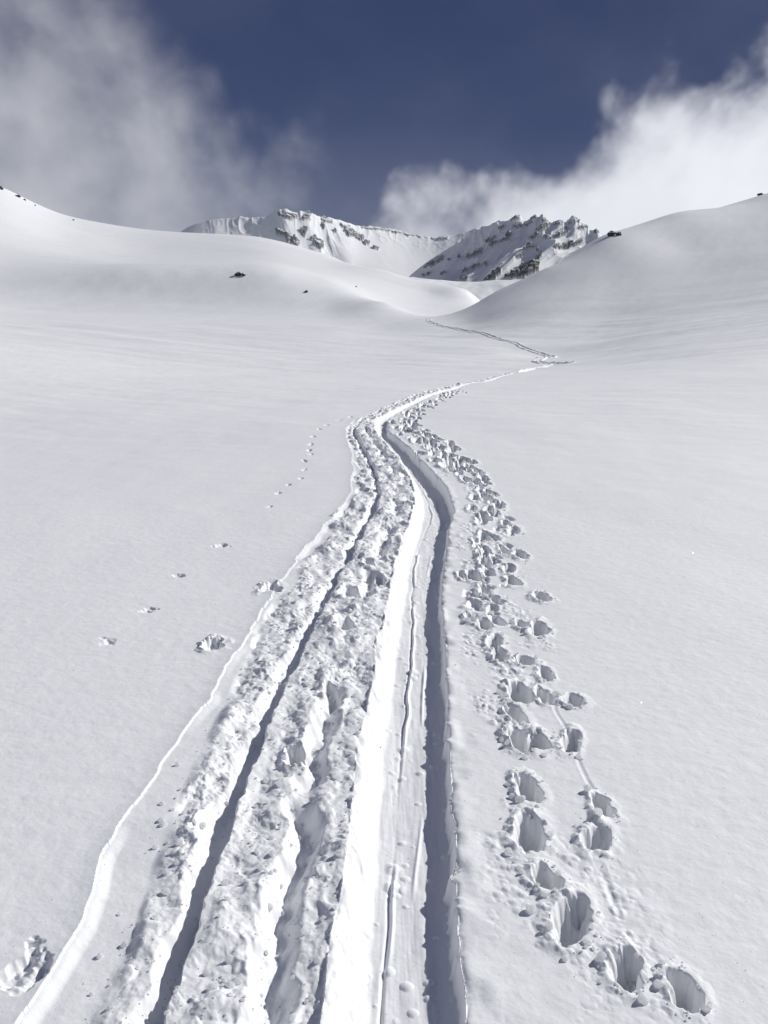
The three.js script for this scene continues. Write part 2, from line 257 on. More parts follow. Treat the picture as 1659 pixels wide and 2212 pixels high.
// ---------------------------------------------------------------- the surface: land + wind + track + prints
let zone = 0, printIndex = -1;                                                // set by surface(): 0 open snow, 1 packed groove, 2 churned snow, 3 narrow groove
function surface(x, z) {
  const r = Math.hypot(x, z); let y = land(x, z); zone = 0; printIndex = -1;
  // wind: broad drifts far off, low ripples nearer
  if (r > 25) { const k = smooth(25, 120, r); y += k * (fbm(x / 70 + 5, z / 26, 201, 3) * 0.42 + fbm((x * 0.8 + z * 0.5) / 5, (z * 0.8 - x * 0.5) / 26, 221, 3) * 0.12); }
  if (r > 40 && r < 230) y += fbm((x + 0.7 * z) / 34 + 3, (z - 0.7 * x) / 12, 211, 3) * 0.34 * smooth(40, 100, r) * (1 - smooth(170, 225, r));
  const q = 1 - smooth(40, 90, r);
  y += fbm(x / 1.7, z / 3.2, 231, 4) * 0.022 * (0.3 + 0.7 * smooth(2, 9, r)) + q * fbm((x - 0.25 * z) / 0.5, (z + 0.25 * x) / 0.16, 241, 3) * 0.0026;
  if (r > 6) y += smooth(6, 30, r) * fbm((x + 0.5 * z) / 3, (z - 0.5 * x) / 0.9, 251, 3) * 0.028 * (1 - smooth(90, 200, r));
  y += fbm(x / 6 + 2, z / 11, 256, 2) * 0.10 * smooth(5, 16, r) * (1 - smooth(60, 140, r));
  if (r < 9) y += fbm(x / 0.05, z / 0.05, 261, 3) * 0.0012;
  if (z > -0.5) return y;
  const lz = Math.log(-z), fine = clamp(2.2 / r + 0.15, 0, 1), fade = 1 - smooth(TRACK_END * 0.96, TRACK_END * 1.0, -z);
  if (fade > 0) {
    const O = edgeO(lz), R = edgeR(lz);
    if (x > O - 0.6 && x < R + 0.5) {
      const jag = (noise2(z / 0.13, 3.5, 301) * 0.008 - 0.024 * Math.max(0, noise2(z / 0.06, 9.5, 302)) ** 2 - 0.015 * Math.max(0, noise2(z / 0.022, 9.5, 304)) ** 2 + noise2(z / 0.6, 1.5, 303) * 0.014) * fade;
      const F = edgeF(lz), L = edgeL(lz) + noise2(z / 0.25, 5, 305) * 0.012, G = edgeG(lz) + noise2(z / 0.3, 1, 306) * 0.014 + noise2(z / 0.07, 7, 307) * 0.008 + noise2(z / 0.03, 7, 310) * 0.004, D = wallDepth(lz) * fade;
      const Rj = R + jag, Oj = O + noise2(z / 0.3, 2, 308) * 0.02 + noise2(z / 0.09, 2, 309) * 0.006;
      if (x > Rj) {                                                           // lip of the right wall
        const d = x - Rj; y += 0.012 * Math.exp(-d / 0.05) * (0.6 + noise2(x / 0.06, z / 0.09, 311)) * fade - 0.012 * Math.exp(-d / 0.008);
      } else if (x > L) {                                                     // packed groove
        zone = 1;
        const wall = smooth(0, 0.02 + 0.012 * noise2(z / 0.4, 4, 312), Rj - x - 0.001), bank = smooth(L - 0.004, F + 0.065, x - 0.006 * noise2(z / 0.08, x / 0.05, 337));
        const mid = (x - F) / (R - F), lane = lerp(F, R, 0.36 + 0.09 * noise2(z / 1.0, 8, 313) + 0.02 * noise2(z / 0.2, 8, 319)), lane2 = lerp(F, R, 0.63 + 0.08 * noise2(z / 0.8, 12, 314));
        let f = -D * (0.97 + 0.08 * mid) + fbm(x / 0.06, z / 0.5, 315, 4) * 0.006 + fbm(x / 0.014, z / 0.3, 316, 2) * 0.0009;
        f += 0.011 * Math.exp(-(((x - lane) / 0.006) ** 2)) * smooth(-0.5, 0.3, noise2(z / 0.5, 17, 317)) - 0.008 * Math.exp(-(((x - lane + 0.012) / 0.006) ** 2)) * smooth(-0.4, 0.3, noise2(z / 0.6, 37, 320));
        f += 0.008 * Math.exp(-(((x - lane2) / 0.006) ** 2)) * smooth(-0.1, 0.5, noise2(z / 0.7, 27, 318));
        f += lumps(x, z, 0.05, 0.10, 321) * 0.5 * smooth(0.9, 0.2, Math.abs(x - lane) / 0.05) + lumps(x, z, 0.028, 0.05, 325) * 0.5;
        y += lerp(0.018 * fade, f, bank) * (x > F ? wall : 1) + (1 - bank) * fbm(x / 0.06, z / 0.1, 331, 3) * 0.022 * fade + bank * (1 - bank) * (fbm(x / 0.03, z / 0.1, 335, 3) * 0.03 + lumps(x, z, 0.03, 0.2, 336) * 0.5) * fade;
      } else if (x > Oj) {                                                    // churned snow between the grooves, and the narrow groove
        zone = 2;
        const gw = (0.037 + 0.015 * noise2(z / 0.16, 71, 365)) * fade;
        const inner = x > G, t = inner ? (x - G) / Math.max(L - G, 0.05) : (x - Oj) / Math.max(G - Oj, 0.05);
        const w = 0.6 + 0.4 * smooth(2, 12, r);
        const along = noise2(z / 0.55, 41, 341), along2 = noise2(z / 0.22, 47, 342);
        const X = x + 0.018 * noise2(x / 0.05, z / 0.05, 349) + 0.006 * noise2(x / 0.018, z / 0.018, 350), Z = z + 0.018 * noise2(x / 0.05, z / 0.05, 353) + 0.006 * noise2(x / 0.018, z / 0.018, 354);
        const crumb = smooth(0.0, 0.3, fbm(x / 0.2, z / 0.4, 339, 3) + 0.03);
        let rough = fbm(X / 0.15, Z / 0.34, 343, 2) * 0.060 + fbm(X / 0.075, Z / 0.13, 347, 3) * 0.026;
        rough += lumps(X, Z, 0.11, 0.2, 351) * 0.4 + crumb * (lumps(X, Z, 0.05, 0.35, 355) * 0.6 + lumps(X, Z, 0.026, 0.5, 359) * 0.65) + fbm(x / 0.024, z / 0.028, 361, 3) * (0.005 + 0.008 * crumb);
        let base, amt;
        if (inner) {
          base = 0.014 - 0.066 * smooth(0.19, 0.02, Math.abs(t - 0.56 - 0.07 * along - 0.05 * along2 - 0.04 * noise2(z / 0.06, x / 0.06, 367)) * Math.max(L - G, 0.05) / 0.37) * smooth(-0.45, 0.35, along + 0.8 * along2);
          amt = lerp(0.55, 1, smooth(0, 0.25, t)) * lerp(0.8, 1, smooth(1, 0.85, t));
          const cut = smooth(gw * 0.05, gw * 0.22, x - G); base = lerp(-0.02, base, cut);
        } else {
          const shelf = smooth(lerp(0.32, 0.16, smooth(3, 5, r)) + 0.12 * along, lerp(0.5, 0.32, smooth(3, 5, r)) + 0.12 * along + 0.08 * along2, t);
          base = lerp(-0.017 * smooth(-0.3, 0.5, noise2(z / 0.8, 61, 363) + 0.3 * along2), -0.004 + 0.012 * along2, shelf) * smooth(0, 0.05, x - Oj);
          amt = shelf * 0.9;
          const d = G - x, cut = 1 - smooth(gw * 0.7, gw * 2.6, d);
          if (cut > 0.25) zone = 3;
          base = lerp(base, -0.068 * (0.8 + 0.25 * along), cut); amt *= 1 - 0.9 * cut;
        }
        y += (base + rough * amt * w) * fade;
      } else {                                                                // outer lip
        const d = Oj - x; y += 0.008 * Math.exp(-d / 0.05) * fade;
      }
    }
  }
  const near = bins.get(Math.floor(lz * 40));
  if (near) for (const i of near) {
    const p = prints[i], dx = x - p.x, dz = z - p.z, reach = Math.max(p.hw, p.hl) * 2.2 + 0.04;
    if (dx > reach || dx < -reach || dz > reach || dz < -reach) continue;
    const c = Math.cos(p.turn), s = Math.sin(p.turn), u = (dx * c + dz * s) / p.hw, v = (-dx * s + dz * c) / p.hl;
    const wob = 0.2 * noise2(x / (p.hw * 1.1), z / (p.hw * 1.1), p.seed) + 0.17 * noise2(x / (p.hw * 0.6), z / (p.hw * 0.6), p.seed + 1) + 0.07 * noise2(x / (p.hw * 0.22), z / (p.hw * 0.22), p.seed + 2);
    const heel = Math.hypot((u - 0.3 * p.tilt) / 0.8, (v + 0.3) / 0.72), toe = Math.hypot((u + 0.3 * p.tilt) / 0.98, (v - 0.34 + 0.2 * p.tilt) / 0.66), box = Math.pow(Math.abs(u) ** 2.6 + Math.abs(v) ** 2.6, 1 / 2.6);
    const e = lerp(Math.min(heel, toe), box, 0.35) + wob * (p.kind === 'pole' ? 2.2 : 1);
    const soft = p.kind === 'faint' || p.depth < 0.03 ? 0.6 : 0.40 - 0.14 * clamp(u, -1, 1) - 0.1 * clamp(v, -1, 1), hole = 1 - smooth(1 - soft, 1.02, e);
    const floor = p.depth * (1 + 0.35 * p.tilt * v + 0.15 * u) - fbm(x / 0.05, z / 0.05, p.seed + 3, 3) * 0.022 - (p.kind === 'faint' ? 0 : lumps(x + 0.008 * noise2(x / 0.03, z / 0.03, 407), z, 0.036, 0.3, 408) * 0.6);
    y -= hole * Math.max(floor, 0.006);
    const ring = smooth(0.95, 1.12, e) * (1 - smooth(1.15, 2.0, e));
    if (ring > 0 && p.depth > 0.03) {
      const m = ring * clamp(p.hw / 0.05, 0.3, 1.2), side = smooth(0.5, -1.0, u * 0.9 + v * 0.35);
      const X = x + 0.012 * noise2(x / 0.04, z / 0.04, 403), Z = z + 0.012 * noise2(x / 0.04, z / 0.04, 404), s2 = side * side;
      y += m * (0.005 + 0.008 * side + (lumps(X, Z, 0.032, 0.3, p.seed % 7 + 411) * 0.5 + lumps(X, Z, 0.06, 0.08, 405) * 0.4) * s2 + fbm(x / 0.05, z / 0.05, 409, 3) * 0.012 * side);
    }
    if (e < 1.02 && p.depth > 0.015) printIndex = i;
  }
  for (const [a, b] of drags) { if (-z < -a.z - 0.1 || -z > -b.z + 0.1) continue; const t = (z - a.z) / (b.z - a.z), d = Math.abs(x - lerp(a.x, b.x, t) - 0.02 * noise2(z / 0.3, 3, 441)); if (d < 0.04) y -= smooth(-0.05, 0.15, t) * smooth(1.05, 0.85, t) * (0.0024 * Math.exp(-((d / 0.009) ** 2)) - 0.0007 * Math.exp(-(((d - 0.014) / 0.006) ** 2))); }
  // loose snow kicked out between the boot prints
  if (r < 22 && x > edgeR(lz) + 0.03 && x < edgeR(lz) + 0.72) {
    const w = x - edgeR(lz), m = smooth(0.06, 0.4, fbm(x / 0.17, z / 0.3, 421, 3) + 0.14 * smooth(0.62, 0.2, w)) * smooth(0.05, 0.13, w) * smooth(0.7, 0.45, w);
    if (m > 0) y += m * lerp(0.45, 1, smooth(2.6, 5, r)) * (lumps(x + 0.01 * noise2(x / 0.03, z / 0.03, 424), z + 0.01 * noise2(x / 0.025, z / 0.025, 426), 0.042, 0.25, 425) * 0.5 + lumps(x, z, 0.024, 0.35, 429) * 0.6 + fbm(x / 0.06, z / 0.06, 433, 3) * 0.010);
  }
  return y;
}

// ---------------------------------------------------------------- mesh the ground on rings round the viewpoint, finest where it is near
const rings = [0.3, 0.6, 0.9, 1.2, 1.4, 1.55, 1.7, 1.8, 1.88, 1.94];
while (rings[rings.length - 1] < 640) {
  const r = rings[rings.length - 1];
  rings.push(r + (r > 585 ? 6 : r > 300 ? 1.1 : Math.min(0.74 * (r * r + EYE * EYE) / (FPX * EYE), 0.85)));
}
const azs = [], FINE = 0.5, STEP = 0.00098;
for (let a = -FINE; a <= FINE + 1e-9; a += STEP) azs.push(a);
const firstFine = 36; { const side = []; let a = azs[azs.length - 1], d = 0.004; while (side.length < 35) { a += d; d *= 1.2; side.push(a); } const k = (Math.PI - azs[azs.length - 1]) / (side[34] - azs[azs.length - 1]), top = azs[azs.length - 1]; const s2 = side.map((v) => top + (v - top) * k); azs.push(...s2); azs.unshift(...s2.map((v) => -v).reverse()); }
const NC = azs.length, NR = rings.length, NV = NC * NR;
const pos = new Float32Array(NV * 3), nor = new Float32Array(NV * 3), uv = new Float32Array(NV * 2), zones = new Uint8Array(NV), printOf = new Int16Array(NV);
for (let j = 0; j < NR; j++) for (let i = 0; i < NC; i++) {
  const o = j * NC + i, x = Math.sin(azs[i]) * rings[j], z = -Math.cos(azs[i]) * rings[j];
  const y = surface(x, z); pos[o * 3] = x; pos[o * 3 + 1] = y; pos[o * 3 + 2] = z; uv[o * 2] = x; uv[o * 2 + 1] = z; zones[o] = zone; printOf[o] = printIndex;
}
{
  const P = (i, j, k) => pos[(j * NC + i) * 3 + k];
  for (let j = 0; j < NR; j++) for (let i = 0; i < NC; i++) {
    const i0 = Math.max(i - 1, 0), i1 = Math.min(i + 1, NC - 1), j0 = Math.max(j - 1, 0), j1 = Math.min(j + 1, NR - 1);
    const ax = P(i1, j, 0) - P(i0, j, 0), ay = P(i1, j, 1) - P(i0, j, 1), az = P(i1, j, 2) - P(i0, j, 2), bx = P(i, j1, 0) - P(i, j0, 0), by = P(i, j1, 1) - P(i, j0, 1), bz = P(i, j1, 2) - P(i, j0, 2);
    let nx = ay * bz - az * by, ny = az * bx - ax * bz, nz = ax * by - ay * bx; const l = Math.hypot(nx, ny, nz) * Math.sign(ny || 1) || 1, o = (j * NC + i) * 3;
    nor[o] = nx / l; nor[o + 1] = ny / l; nor[o + 2] = nz / l;
  }
}
const pieces = new Map();
const sortOf = (o, r, az) => {
  if (printOf[o] >= 0) return 'print' + printOf[o];
  if (zones[o]) return 'zone' + zones[o];
  if (r > 196 && az < leftLimit(r)) return 'left';
  if (az > rightLimit(r) && r > 45) return 'right';
  return 'field';
};
function leftLimit(r) { return r > 262 ? 0.11 : lerp(-0.02, 0.06, smooth(196, 262, r)); }
function rightLimit(r) { return lerp(0.40, 0.095, smooth(45, 215, r)); }
for (let j = 0; j < NR - 1; j++) for (let i = 0; i < NC - 1; i++) {
  const a = j * NC + i, b = a + 1, c = a + NC, d = c + 1, key = sortOf(a, rings[j], azs[i]);
  let list = pieces.get(key); if (!list) pieces.set(key, list = []);
  list.push(a, c, b, b, c, d);
}
const remap = new Int32Array(NV).fill(-1);
function pieceOf(key) {
  const list = pieces.get(key); if (!list) return null;
  const used = [], index = new Uint32Array(list.length);
  for (let k = 0; k < list.length; k++) { const v = list[k]; if (remap[v] < 0) { remap[v] = used.length; used.push(v); } index[k] = remap[v]; }
  const n = used.length, p = new Float32Array(n * 3), q = new Float32Array(n * 3), t = new Float32Array(n * 2);
  used.forEach((v, k) => { for (let m = 0; m < 3; m++) { p[k * 3 + m] = pos[v * 3 + m]; q[k * 3 + m] = nor[v * 3 + m]; } t[k * 2] = uv[v * 2]; t[k * 2 + 1] = uv[v * 2 + 1]; remap[v] = -1; });
  // winding: faces look up
  for (let k = 0; k < index.length; k += 3) { const A = index[k] * 3, B = index[k + 1] * 3, C = index[k + 2] * 3; const ny = (p[B + 2] - p[A + 2]) * (p[C] - p[A]) - (p[B] - p[A]) * (p[C + 2] - p[A + 2]); if (ny < 0) { const s = index[k + 1]; index[k + 1] = index[k + 2]; index[k + 2] = s; } }
  const g = new THREE.BufferGeometry();
  g.setAttribute('position', new THREE.BufferAttribute(p, 3)); g.setAttribute('normal', new THREE.BufferAttribute(q, 3)); g.setAttribute('uv', new THREE.BufferAttribute(t, 2)); g.setIndex(new THREE.BufferAttribute(index, 1));
  return g;
}
const piece = (key, name, data, parent, mat = snowMat) => { const g = pieceOf(key); return g && put(new THREE.Mesh(g, mat), name, data, parent); };
piece('field', 'snowfield', { kind: 'structure', label: 'smooth sunlit snowfield of the valley floor on both sides of the ski track', category: 'snowfield' });
piece('left', 'snow_hill', { kind: 'structure', label: 'rounded snow hill on the left with a grey shaded band below its crest', category: 'hill' }, scene, farSnow);
piece('right', 'snow_hill', { kind: 'structure', label: 'long smooth snow slope rising to the right edge below the bright cloud', category: 'hill' }, scene, farSnow);
const track = put(new THREE.Group(), 'ski_track', { kind: 'structure', label: 'wide ski track of grooves and churned snow winding up the middle of the valley', category: 'ski track' });
piece('zone1', 'packed_groove', { label: 'smooth packed groove with a shaded right wall' }, track);
piece('zone2', 'churned_snow', { label: 'lumpy churned snow left of the packed groove' }, track);
piece('zone3', 'narrow_groove', { label: 'thin dark groove through the churned snow' }, track);
const boots = put(new THREE.Group(), 'boot_track', { kind: 'structure', label: 'line of boot prints in the snow along the right side of the ski track', category: 'footprints' });
const faint = put(new THREE.Group(), 'animal_track', { kind: 'structure', label: 'faint curved line of small prints in smooth snow left of the bend in the ski track', category: 'footprints' });
const holes = put(new THREE.Group(), 'pole_marks', { kind: 'structure', label: 'scattered pole marks and dents in the smooth snow left of the ski track', category: 'pole marks' });
prints.forEach((p, i) => piece('print' + i, p.kind === 'pole' ? 'pole_mark' : 'footprint', {}, { boot: boots, churn: track, faint, pole: holes }[p.kind]));

// ---------------------------------------------------------------- far part of the track, zigzagging up the valley
{
  const line = [[1118, 802.5], [1150, 796.5], [1185, 791], [1210, 788.5], [1232, 787], [1218, 788], [1190, 787], [1163, 785], [1176, 776], [1192, 769], [1186, 764], [1160, 757], [1130, 750], [1102, 740], [1080, 735], [1050, 723], [1025, 716], [985, 711], [950, 705], [935, 699], [924, 693], [928, 690]].map(([X, Y]) => groundAt(X, Y));
  const curve = new THREE.CatmullRomCurve3(line.map((p) => new THREE.Vector3(p.x, 0, p.z)), false, 'catmullrom', 0.3);
  const N = 900, shape = [[-0.75, -0.06], [-0.5, 0.13], [-0.36, 0.15], [-0.3, 0.04], [-0.1, 0.03], [0.0, 0.09], [0.12, 0.1], [0.18, 0.03], [0.36, 0.03], [0.42, 0.19], [0.55, 0.2], [0.85, -0.06]];
  const p = [], idx = [], M = shape.length, r = rng(5), up = (x, z) => surface(x, z);
  for (let i = 0; i <= N; i++) {
    const c = curve.getPoint(i / N), t = curve.getTangent(i / N), nx = -t.z, nz = t.x, wid = 1 + 0.25 * noise2(i / 9, 3, 501), wob = 0.3 * noise2(i / 14, 7, 502);
    for (const [u, h] of shape) { const x = c.x + nx * (u * wid + wob) * smooth(-0.02, 0.12, i / N), z = c.z + nz * (u * wid + wob) * smooth(-0.02, 0.12, i / N); p.push(x, up(x, z) + h * (0.66 + 0.4 * noise2(i / 4, u * 3, 503)), z); }
    if (i) for (let k = 0; k < M - 1; k++) { const a = (i - 1) * M + k, b = a + M; idx.push(a, a + 1, b, b, a + 1, b + 1); }
  }
  const g = new THREE.BufferGeometry(); g.setAttribute('position', new THREE.Float32BufferAttribute(p, 3)); g.setIndex(idx); g.computeVertexNormals();
  put(new THREE.Mesh(g, farSnow), 'distant_ski_track', { kind: 'structure', label: 'thin distant stretch of ski track zigzagging up towards the gap between the hills', category: 'ski track' });
}

// ---------------------------------------------------------------- loose crumbs of snow along the track
function clod(seed, detail, rough = 0.28) {
  const g = new THREE.IcosahedronGeometry(1, detail), p = g.attributes.position, v = new THREE.Vector3();
  for (let i = 0; i < p.count; i++) { v.fromBufferAttribute(p, i); const k = 1 + rough * 2 * fbm3(v.x * 1.3 + seed, v.y * 1.3, v.z * 1.3 - seed, 601, 3); p.setXYZ(i, v.x * k, v.y * k * 0.8, v.z * k); }
  g.computeVertexNormals(); return g;
}
{
  const r = rng(9), spots = [[], [], []], m = new THREE.Matrix4(), q = new THREE.Quaternion(), e = new THREE.Euler();
  const drop = (x, z, size) => { const y = surface(x, z); e.set(r() * 6, r() * 6, r() * 6); q.setFromEuler(e); m.compose(new THREE.Vector3(x, y + size * 0.25, z), q, new THREE.Vector3(size * (0.8 + 0.5 * r()), size, size * (0.8 + 0.5 * r()))); spots[Math.floor(r() * 3)].push(m.clone()); };
  for (let i = 0; i < 4200; i++) {
    const lz = lerp(Math.log(1.3), Math.log(24), Math.pow(r(), 0.8)), z = -Math.exp(lz), O = edgeO(lz), G = edgeG(lz), L = edgeL(lz), R = edgeR(lz), k = r();
    const size = (0.002 + 0.009 * Math.pow(r(), 4)) * (1 + 0.05 * -z);
    if (k < 0.44) drop(lerp(G + 0.02, L, r()), z, size);
    else if (k < 0.72) drop(lerp(O + 0.05, G, Math.sqrt(r())), z, size);
    else if (k < 0.73) drop(lerp(L, R, r()), z, size * 0.6);
    else if (k < 0.735) drop(R + 0.02 + 0.1 * r(), z, size * 0.6);
    else { const p = prints[Math.floor(r() * 46)], a = r() * 6.28, d = 1.1 + 0.9 * r() * r(); drop(p.x + Math.cos(a) * p.hw * d - 0.01, p.z + Math.sin(a) * p.hl * d, size * 0.9); }
  }
  const grp = put(new THREE.Group(), 'loose_snow', { kind: 'stuff', label: 'loose crumbs and clods of snow scattered along the ski track and boot prints', category: 'loose snow' });
  spots.forEach((list, n) => { const im = new THREE.InstancedMesh(clod(n * 7 + 1, 2), crumbMat, list.length); list.forEach((mm, k) => im.setMatrixAt(k, mm)); put(im, 'snow_crumbs', { kind: 'stuff' }, grp); });
}

// ---------------------------------------------------------------- ice crystals on the surface that catch the sun
{
  const r = rng(31), m = new THREE.Matrix4(), q = new THREE.Quaternion(), e = new THREE.Euler(), N = 2200, g = new THREE.CircleGeometry(1, 6).rotateX(-Math.PI / 2);
  const im = new THREE.InstancedMesh(g, new THREE.MeshPhysicalMaterial({ color: new THREE.Color().setRGB(0.86, 0.872, 0.885), ior: 2.2, roughness: 0.13 }), N); im.material.name = 'ice';
  for (let i = 0; i < N; i++) {
    const d = Math.exp(lerp(Math.log(1.9), Math.log(9), r())), a = (r() - 0.5) * 1.1, x = Math.sin(a) * d, z = -Math.cos(a) * d, k = 0.0012 + 0.0009 * r() * (d / 3);
    e.set((r() - 0.5) * 1.1, r() * 6, (r() - 0.5) * 1.1); q.setFromEuler(e); m.compose(new THREE.Vector3(x, surface(x, z) + 0.0008, z), q, new THREE.Vector3(k, k, k)); im.setMatrixAt(i, m);
  }
  put(im, 'ice_crystals', { kind: 'stuff', label: 'tiny glinting ice crystals scattered over the near snow', category: 'ice crystals' });
}

// ---------------------------------------------------------------- mountains at the head of the valley
function mountain(label, sky, near, far, foot, fold, cols, rows, proud, bands) {
  const S = sky.map(([X, Y]) => sight(X, Y)), azS = S.map((s) => s.az), ridgeTan = pchip(azS, S.map((s) => s.tan)), N = pchip(azS, near), Fr = pchip(azS, far);
  const a0 = azS[0], a1 = azS[azS.length - 1], base = sight(830, foot).tan;
  const NS = 400, smoothed = new Float64Array(NS + 1), raw = (k) => ridgeTan(lerp(a0, a1, clamp(k, 0, NS) / NS));
  for (let k = 0; k <= NS; k++) { let q = 0, w = 0; for (let m = -26; m <= 26; m++) { const g = Math.exp(-m * m / 150); q += g * raw(k + m); w += g; } smoothed[k] = q / w - 0.002; }
  const soft = (az) => { const u = clamp((az - a0) / (a1 - a0) * NS, 0, NS - 1e-6), i = Math.floor(u); return lerp(smoothed[i], smoothed[i + 1], u - i); };
  const hat = (az, t) => {                                                    // point of the face: t = 0 foot, 1 ridge, beyond it the back
    const r0 = N(az), r1 = Fr(az), r = lerp(r0, r1, t), k = smooth(0.80, 0.985, t), ridge = EYE + r1 * lerp(soft(az), ridgeTan(az), k), low = EYE + r0 * base;
    const c = t <= 1 ? 0.42 * t + 0.58 * t * t : 1 - (t - 1) * 1.5;
    return [r, lerp(low, ridge, c)];
  };
  const seen = (v) => { const zc = -v.z * CP - (v.y - EYE) * SP, yc = (v.y - EYE) * CP - v.z * SP; return [((384 + FPX * v.x / zc) / K - 398) / 0.6, ((512 - FPX * yc / zc) / K - 398) / 0.6]; };
  const plain = (az, t) => { let [r, y] = hat(az, t); y += fold(az, t, r) * smooth(0, 0.15, t); return new THREE.Vector3(Math.sin(az) * r, y, -Math.cos(az) * r); };
  let hitBand = -1;
  const band = (v) => {                                                       // how far a point lies inside one of the broken bands of rock
    const [ex, ey] = seen(v), nx = 9 * fbm(ex / 14, ey / 10, 861, 4), ny = 7 * fbm(ex / 12, ey / 9, 871, 4); let best = 0; hitBand = -1;
    for (let i = 0; i < bands.length; i++) {
      const [bx, by, bw, bh, , , lean = 0.32] = bands[i], dx = ex - bx + nx, dy = ey - by + dx * lean + ny; if (Math.abs(dx) > bw || Math.abs(dy) > bh * 1.6 + 6) continue;
      const e = 1 - Math.hypot(dx / (bw * 0.56), dy / (bh * 0.62)); if (e > best) { best = e; hitBand = i; }
    }
    return best;
  };
  const V = (cols + 1) * (rows + 1), p = new Float32Array(V * 3), inside = new Float32Array(V), which = new Int16Array(V);
  for (let j = 0; j <= rows; j++) for (let i = 0; i <= cols; i++) {
    const t = j / rows * 1.2, v = plain(lerp(a0, a1, i / cols), t), o = j * (cols + 1) + i, m = t < 1.01 ? band(v) : 0; inside[o] = m; which[o] = hitBand;
    if (m > 0) v.y += proud * smooth(0.0, 0.22, m) * (0.75 + 0.9 * fbm3(v.x / 9, v.y / 6, v.z / 9, 881, 3)) * (1 - 0.75 * smooth(0.93, 1, t));
    p.set([v.x, v.y, v.z], o * 3);
  }
  const all = []; for (let j = 0; j < rows; j++) for (let i = 0; i < cols; i++) { const a = j * (cols + 1) + i, b = a + 1, c = a + cols + 1, d = c + 1; all.push(a, b, c, b, d, c); }
  const g = new THREE.BufferGeometry(); g.setAttribute('position', new THREE.BufferAttribute(p, 3)); g.setIndex(all); g.computeVertexNormals();
  const n = g.attributes.normal, col = new Float32Array(p.length);
  for (let k = 0; k < V; k++) {                                               // bare rock with snow on its ledges, rime-frosted high up
    const x = p[k * 3], y = p[k * 3 + 1], z = p[k * 3 + 2], steep = 1 - n.getY(k), b = which[k] >= 0 ? bands[which[k]] : null;
    const dark = b ? b[4] ?? 0.075 : 0.14, hold = b ? b[5] ?? 0.32 : 0.3;
    const ledge = smooth(0.62, 0.86, n.getY(k) + 0.5 * fbm3(x / 10, y / 4, z / 10, 701, 3) + hold - 0.32);
    let m = b ? smooth(0.03, 0.12, inside[k]) * (1 - ledge) : smooth(0.52, 0.66, steep + 0.12 * fbm3(x / 26, y / 9, z / 26, 702, 4)) * 0.5;
    m = clamp(m, 0, 1);
    const f = dark * (1 + 0.5 * noise3(x / 8, y / 5, z / 8, 705));
    col.set([lerp(SNOW[0], f, m), lerp(SNOW[1], f * 1.03, m), lerp(SNOW[2], f * 1.12, m)], k * 3);
  }
  g.setAttribute('color', new THREE.BufferAttribute(col, 3));
  const grp = put(new THREE.Group(), 'mountain', { kind: 'structure', label, category: 'mountain' });
  const split = new Map(); for (let k = 0; k < all.length; k += 3) { const key2 = inside[all[k]] > 0.02 ? which[all[k]] : -1; if (!split.has(key2)) split.set(key2, []); split.get(key2).push(all[k], all[k + 1], all[k + 2]); }
  for (const [w, list] of split) {
    const used = new Map(), index = list.map((v) => { if (!used.has(v)) used.set(v, used.size); return used.get(v); }), q = [[], [], []];
    for (const v of used.keys()) for (let m = 0; m < 3; m++) { q[0].push(p[v * 3 + m]); q[1].push(n.array[v * 3 + m]); q[2].push(col[v * 3 + m]); }
    const h = new THREE.BufferGeometry(); h.setAttribute('position', new THREE.Float32BufferAttribute(q[0], 3)); h.setAttribute('normal', new THREE.Float32BufferAttribute(q[1], 3)); h.setAttribute('color', new THREE.Float32BufferAttribute(q[2], 3)); h.setIndex(index);
    put(new THREE.Mesh(h, mountainMat), w < 0 ? 'mountain_face' : 'rock_outcrop', {}, grp);
  }
}
const enlarged = (x, y) => [398 + 0.6 * x, 398 + 0.6 * y];                           // second print, enlarged, on which the mountains were surveyed
const rightBands = [[900, 280, 56, 9], [915, 267, 30, 6], [890, 293, 56, 7], [953, 278, 12, 7], [985, 265, 8, 6], [930, 326, 14, 5], [868, 330, 36, 4], [1005, 345, 26, 8], [1008, 315, 26, 9], [1045, 301, 34, 7], [1085, 290, 20, 8], [1057, 246, 34, 16], [1030, 262, 30, 9],
  [1125, 320, 36, 18, 0.04, 0.2], [1100, 342, 50, 12, 0.035, 0.15], [1215, 306, 54, 22, 0.035, 0.15], [1260, 294, 44, 20, 0.035, 0.15], [1240, 322, 74, 14, 0.03, 0.1], [1180, 332, 60, 9, 0.04, 0.2], [1240, 229, 40, 10], [1272, 240, 14, 9], [1285, 258, 14, 9], [1270, 270, 24, 6], [1212, 262, 30, 6], [1342, 225, 22, 12], [1384, 222, 30, 14, 0.05, 0.25], [1420, 214, 30, 12, 0.05, 0.25], [1360, 226, 24, 10],
  ...[[1100, 202, 34, 13], [1112, 216, 30, 9], [1140, 160, 20, 11], [1165, 186, 26, 12], [1150, 204, 40, 9], [1192, 124, 34, 13], [1200, 152, 34, 13], [1270, 112, 50, 20], [1300, 130, 30, 20], [1240, 140, 30, 16], [1345, 135, 40, 20], [1362, 176, 34, 22], [1404, 132, 44, 20], [1440, 155, 40, 12], [1490, 168, 40, 14], [1075, 152, 24, 10], [1290, 160, 50, 12], [1320, 190, 60, 9], [1260, 190, 40, 7]].map((q) => [...q, 0.11, 0.4])];
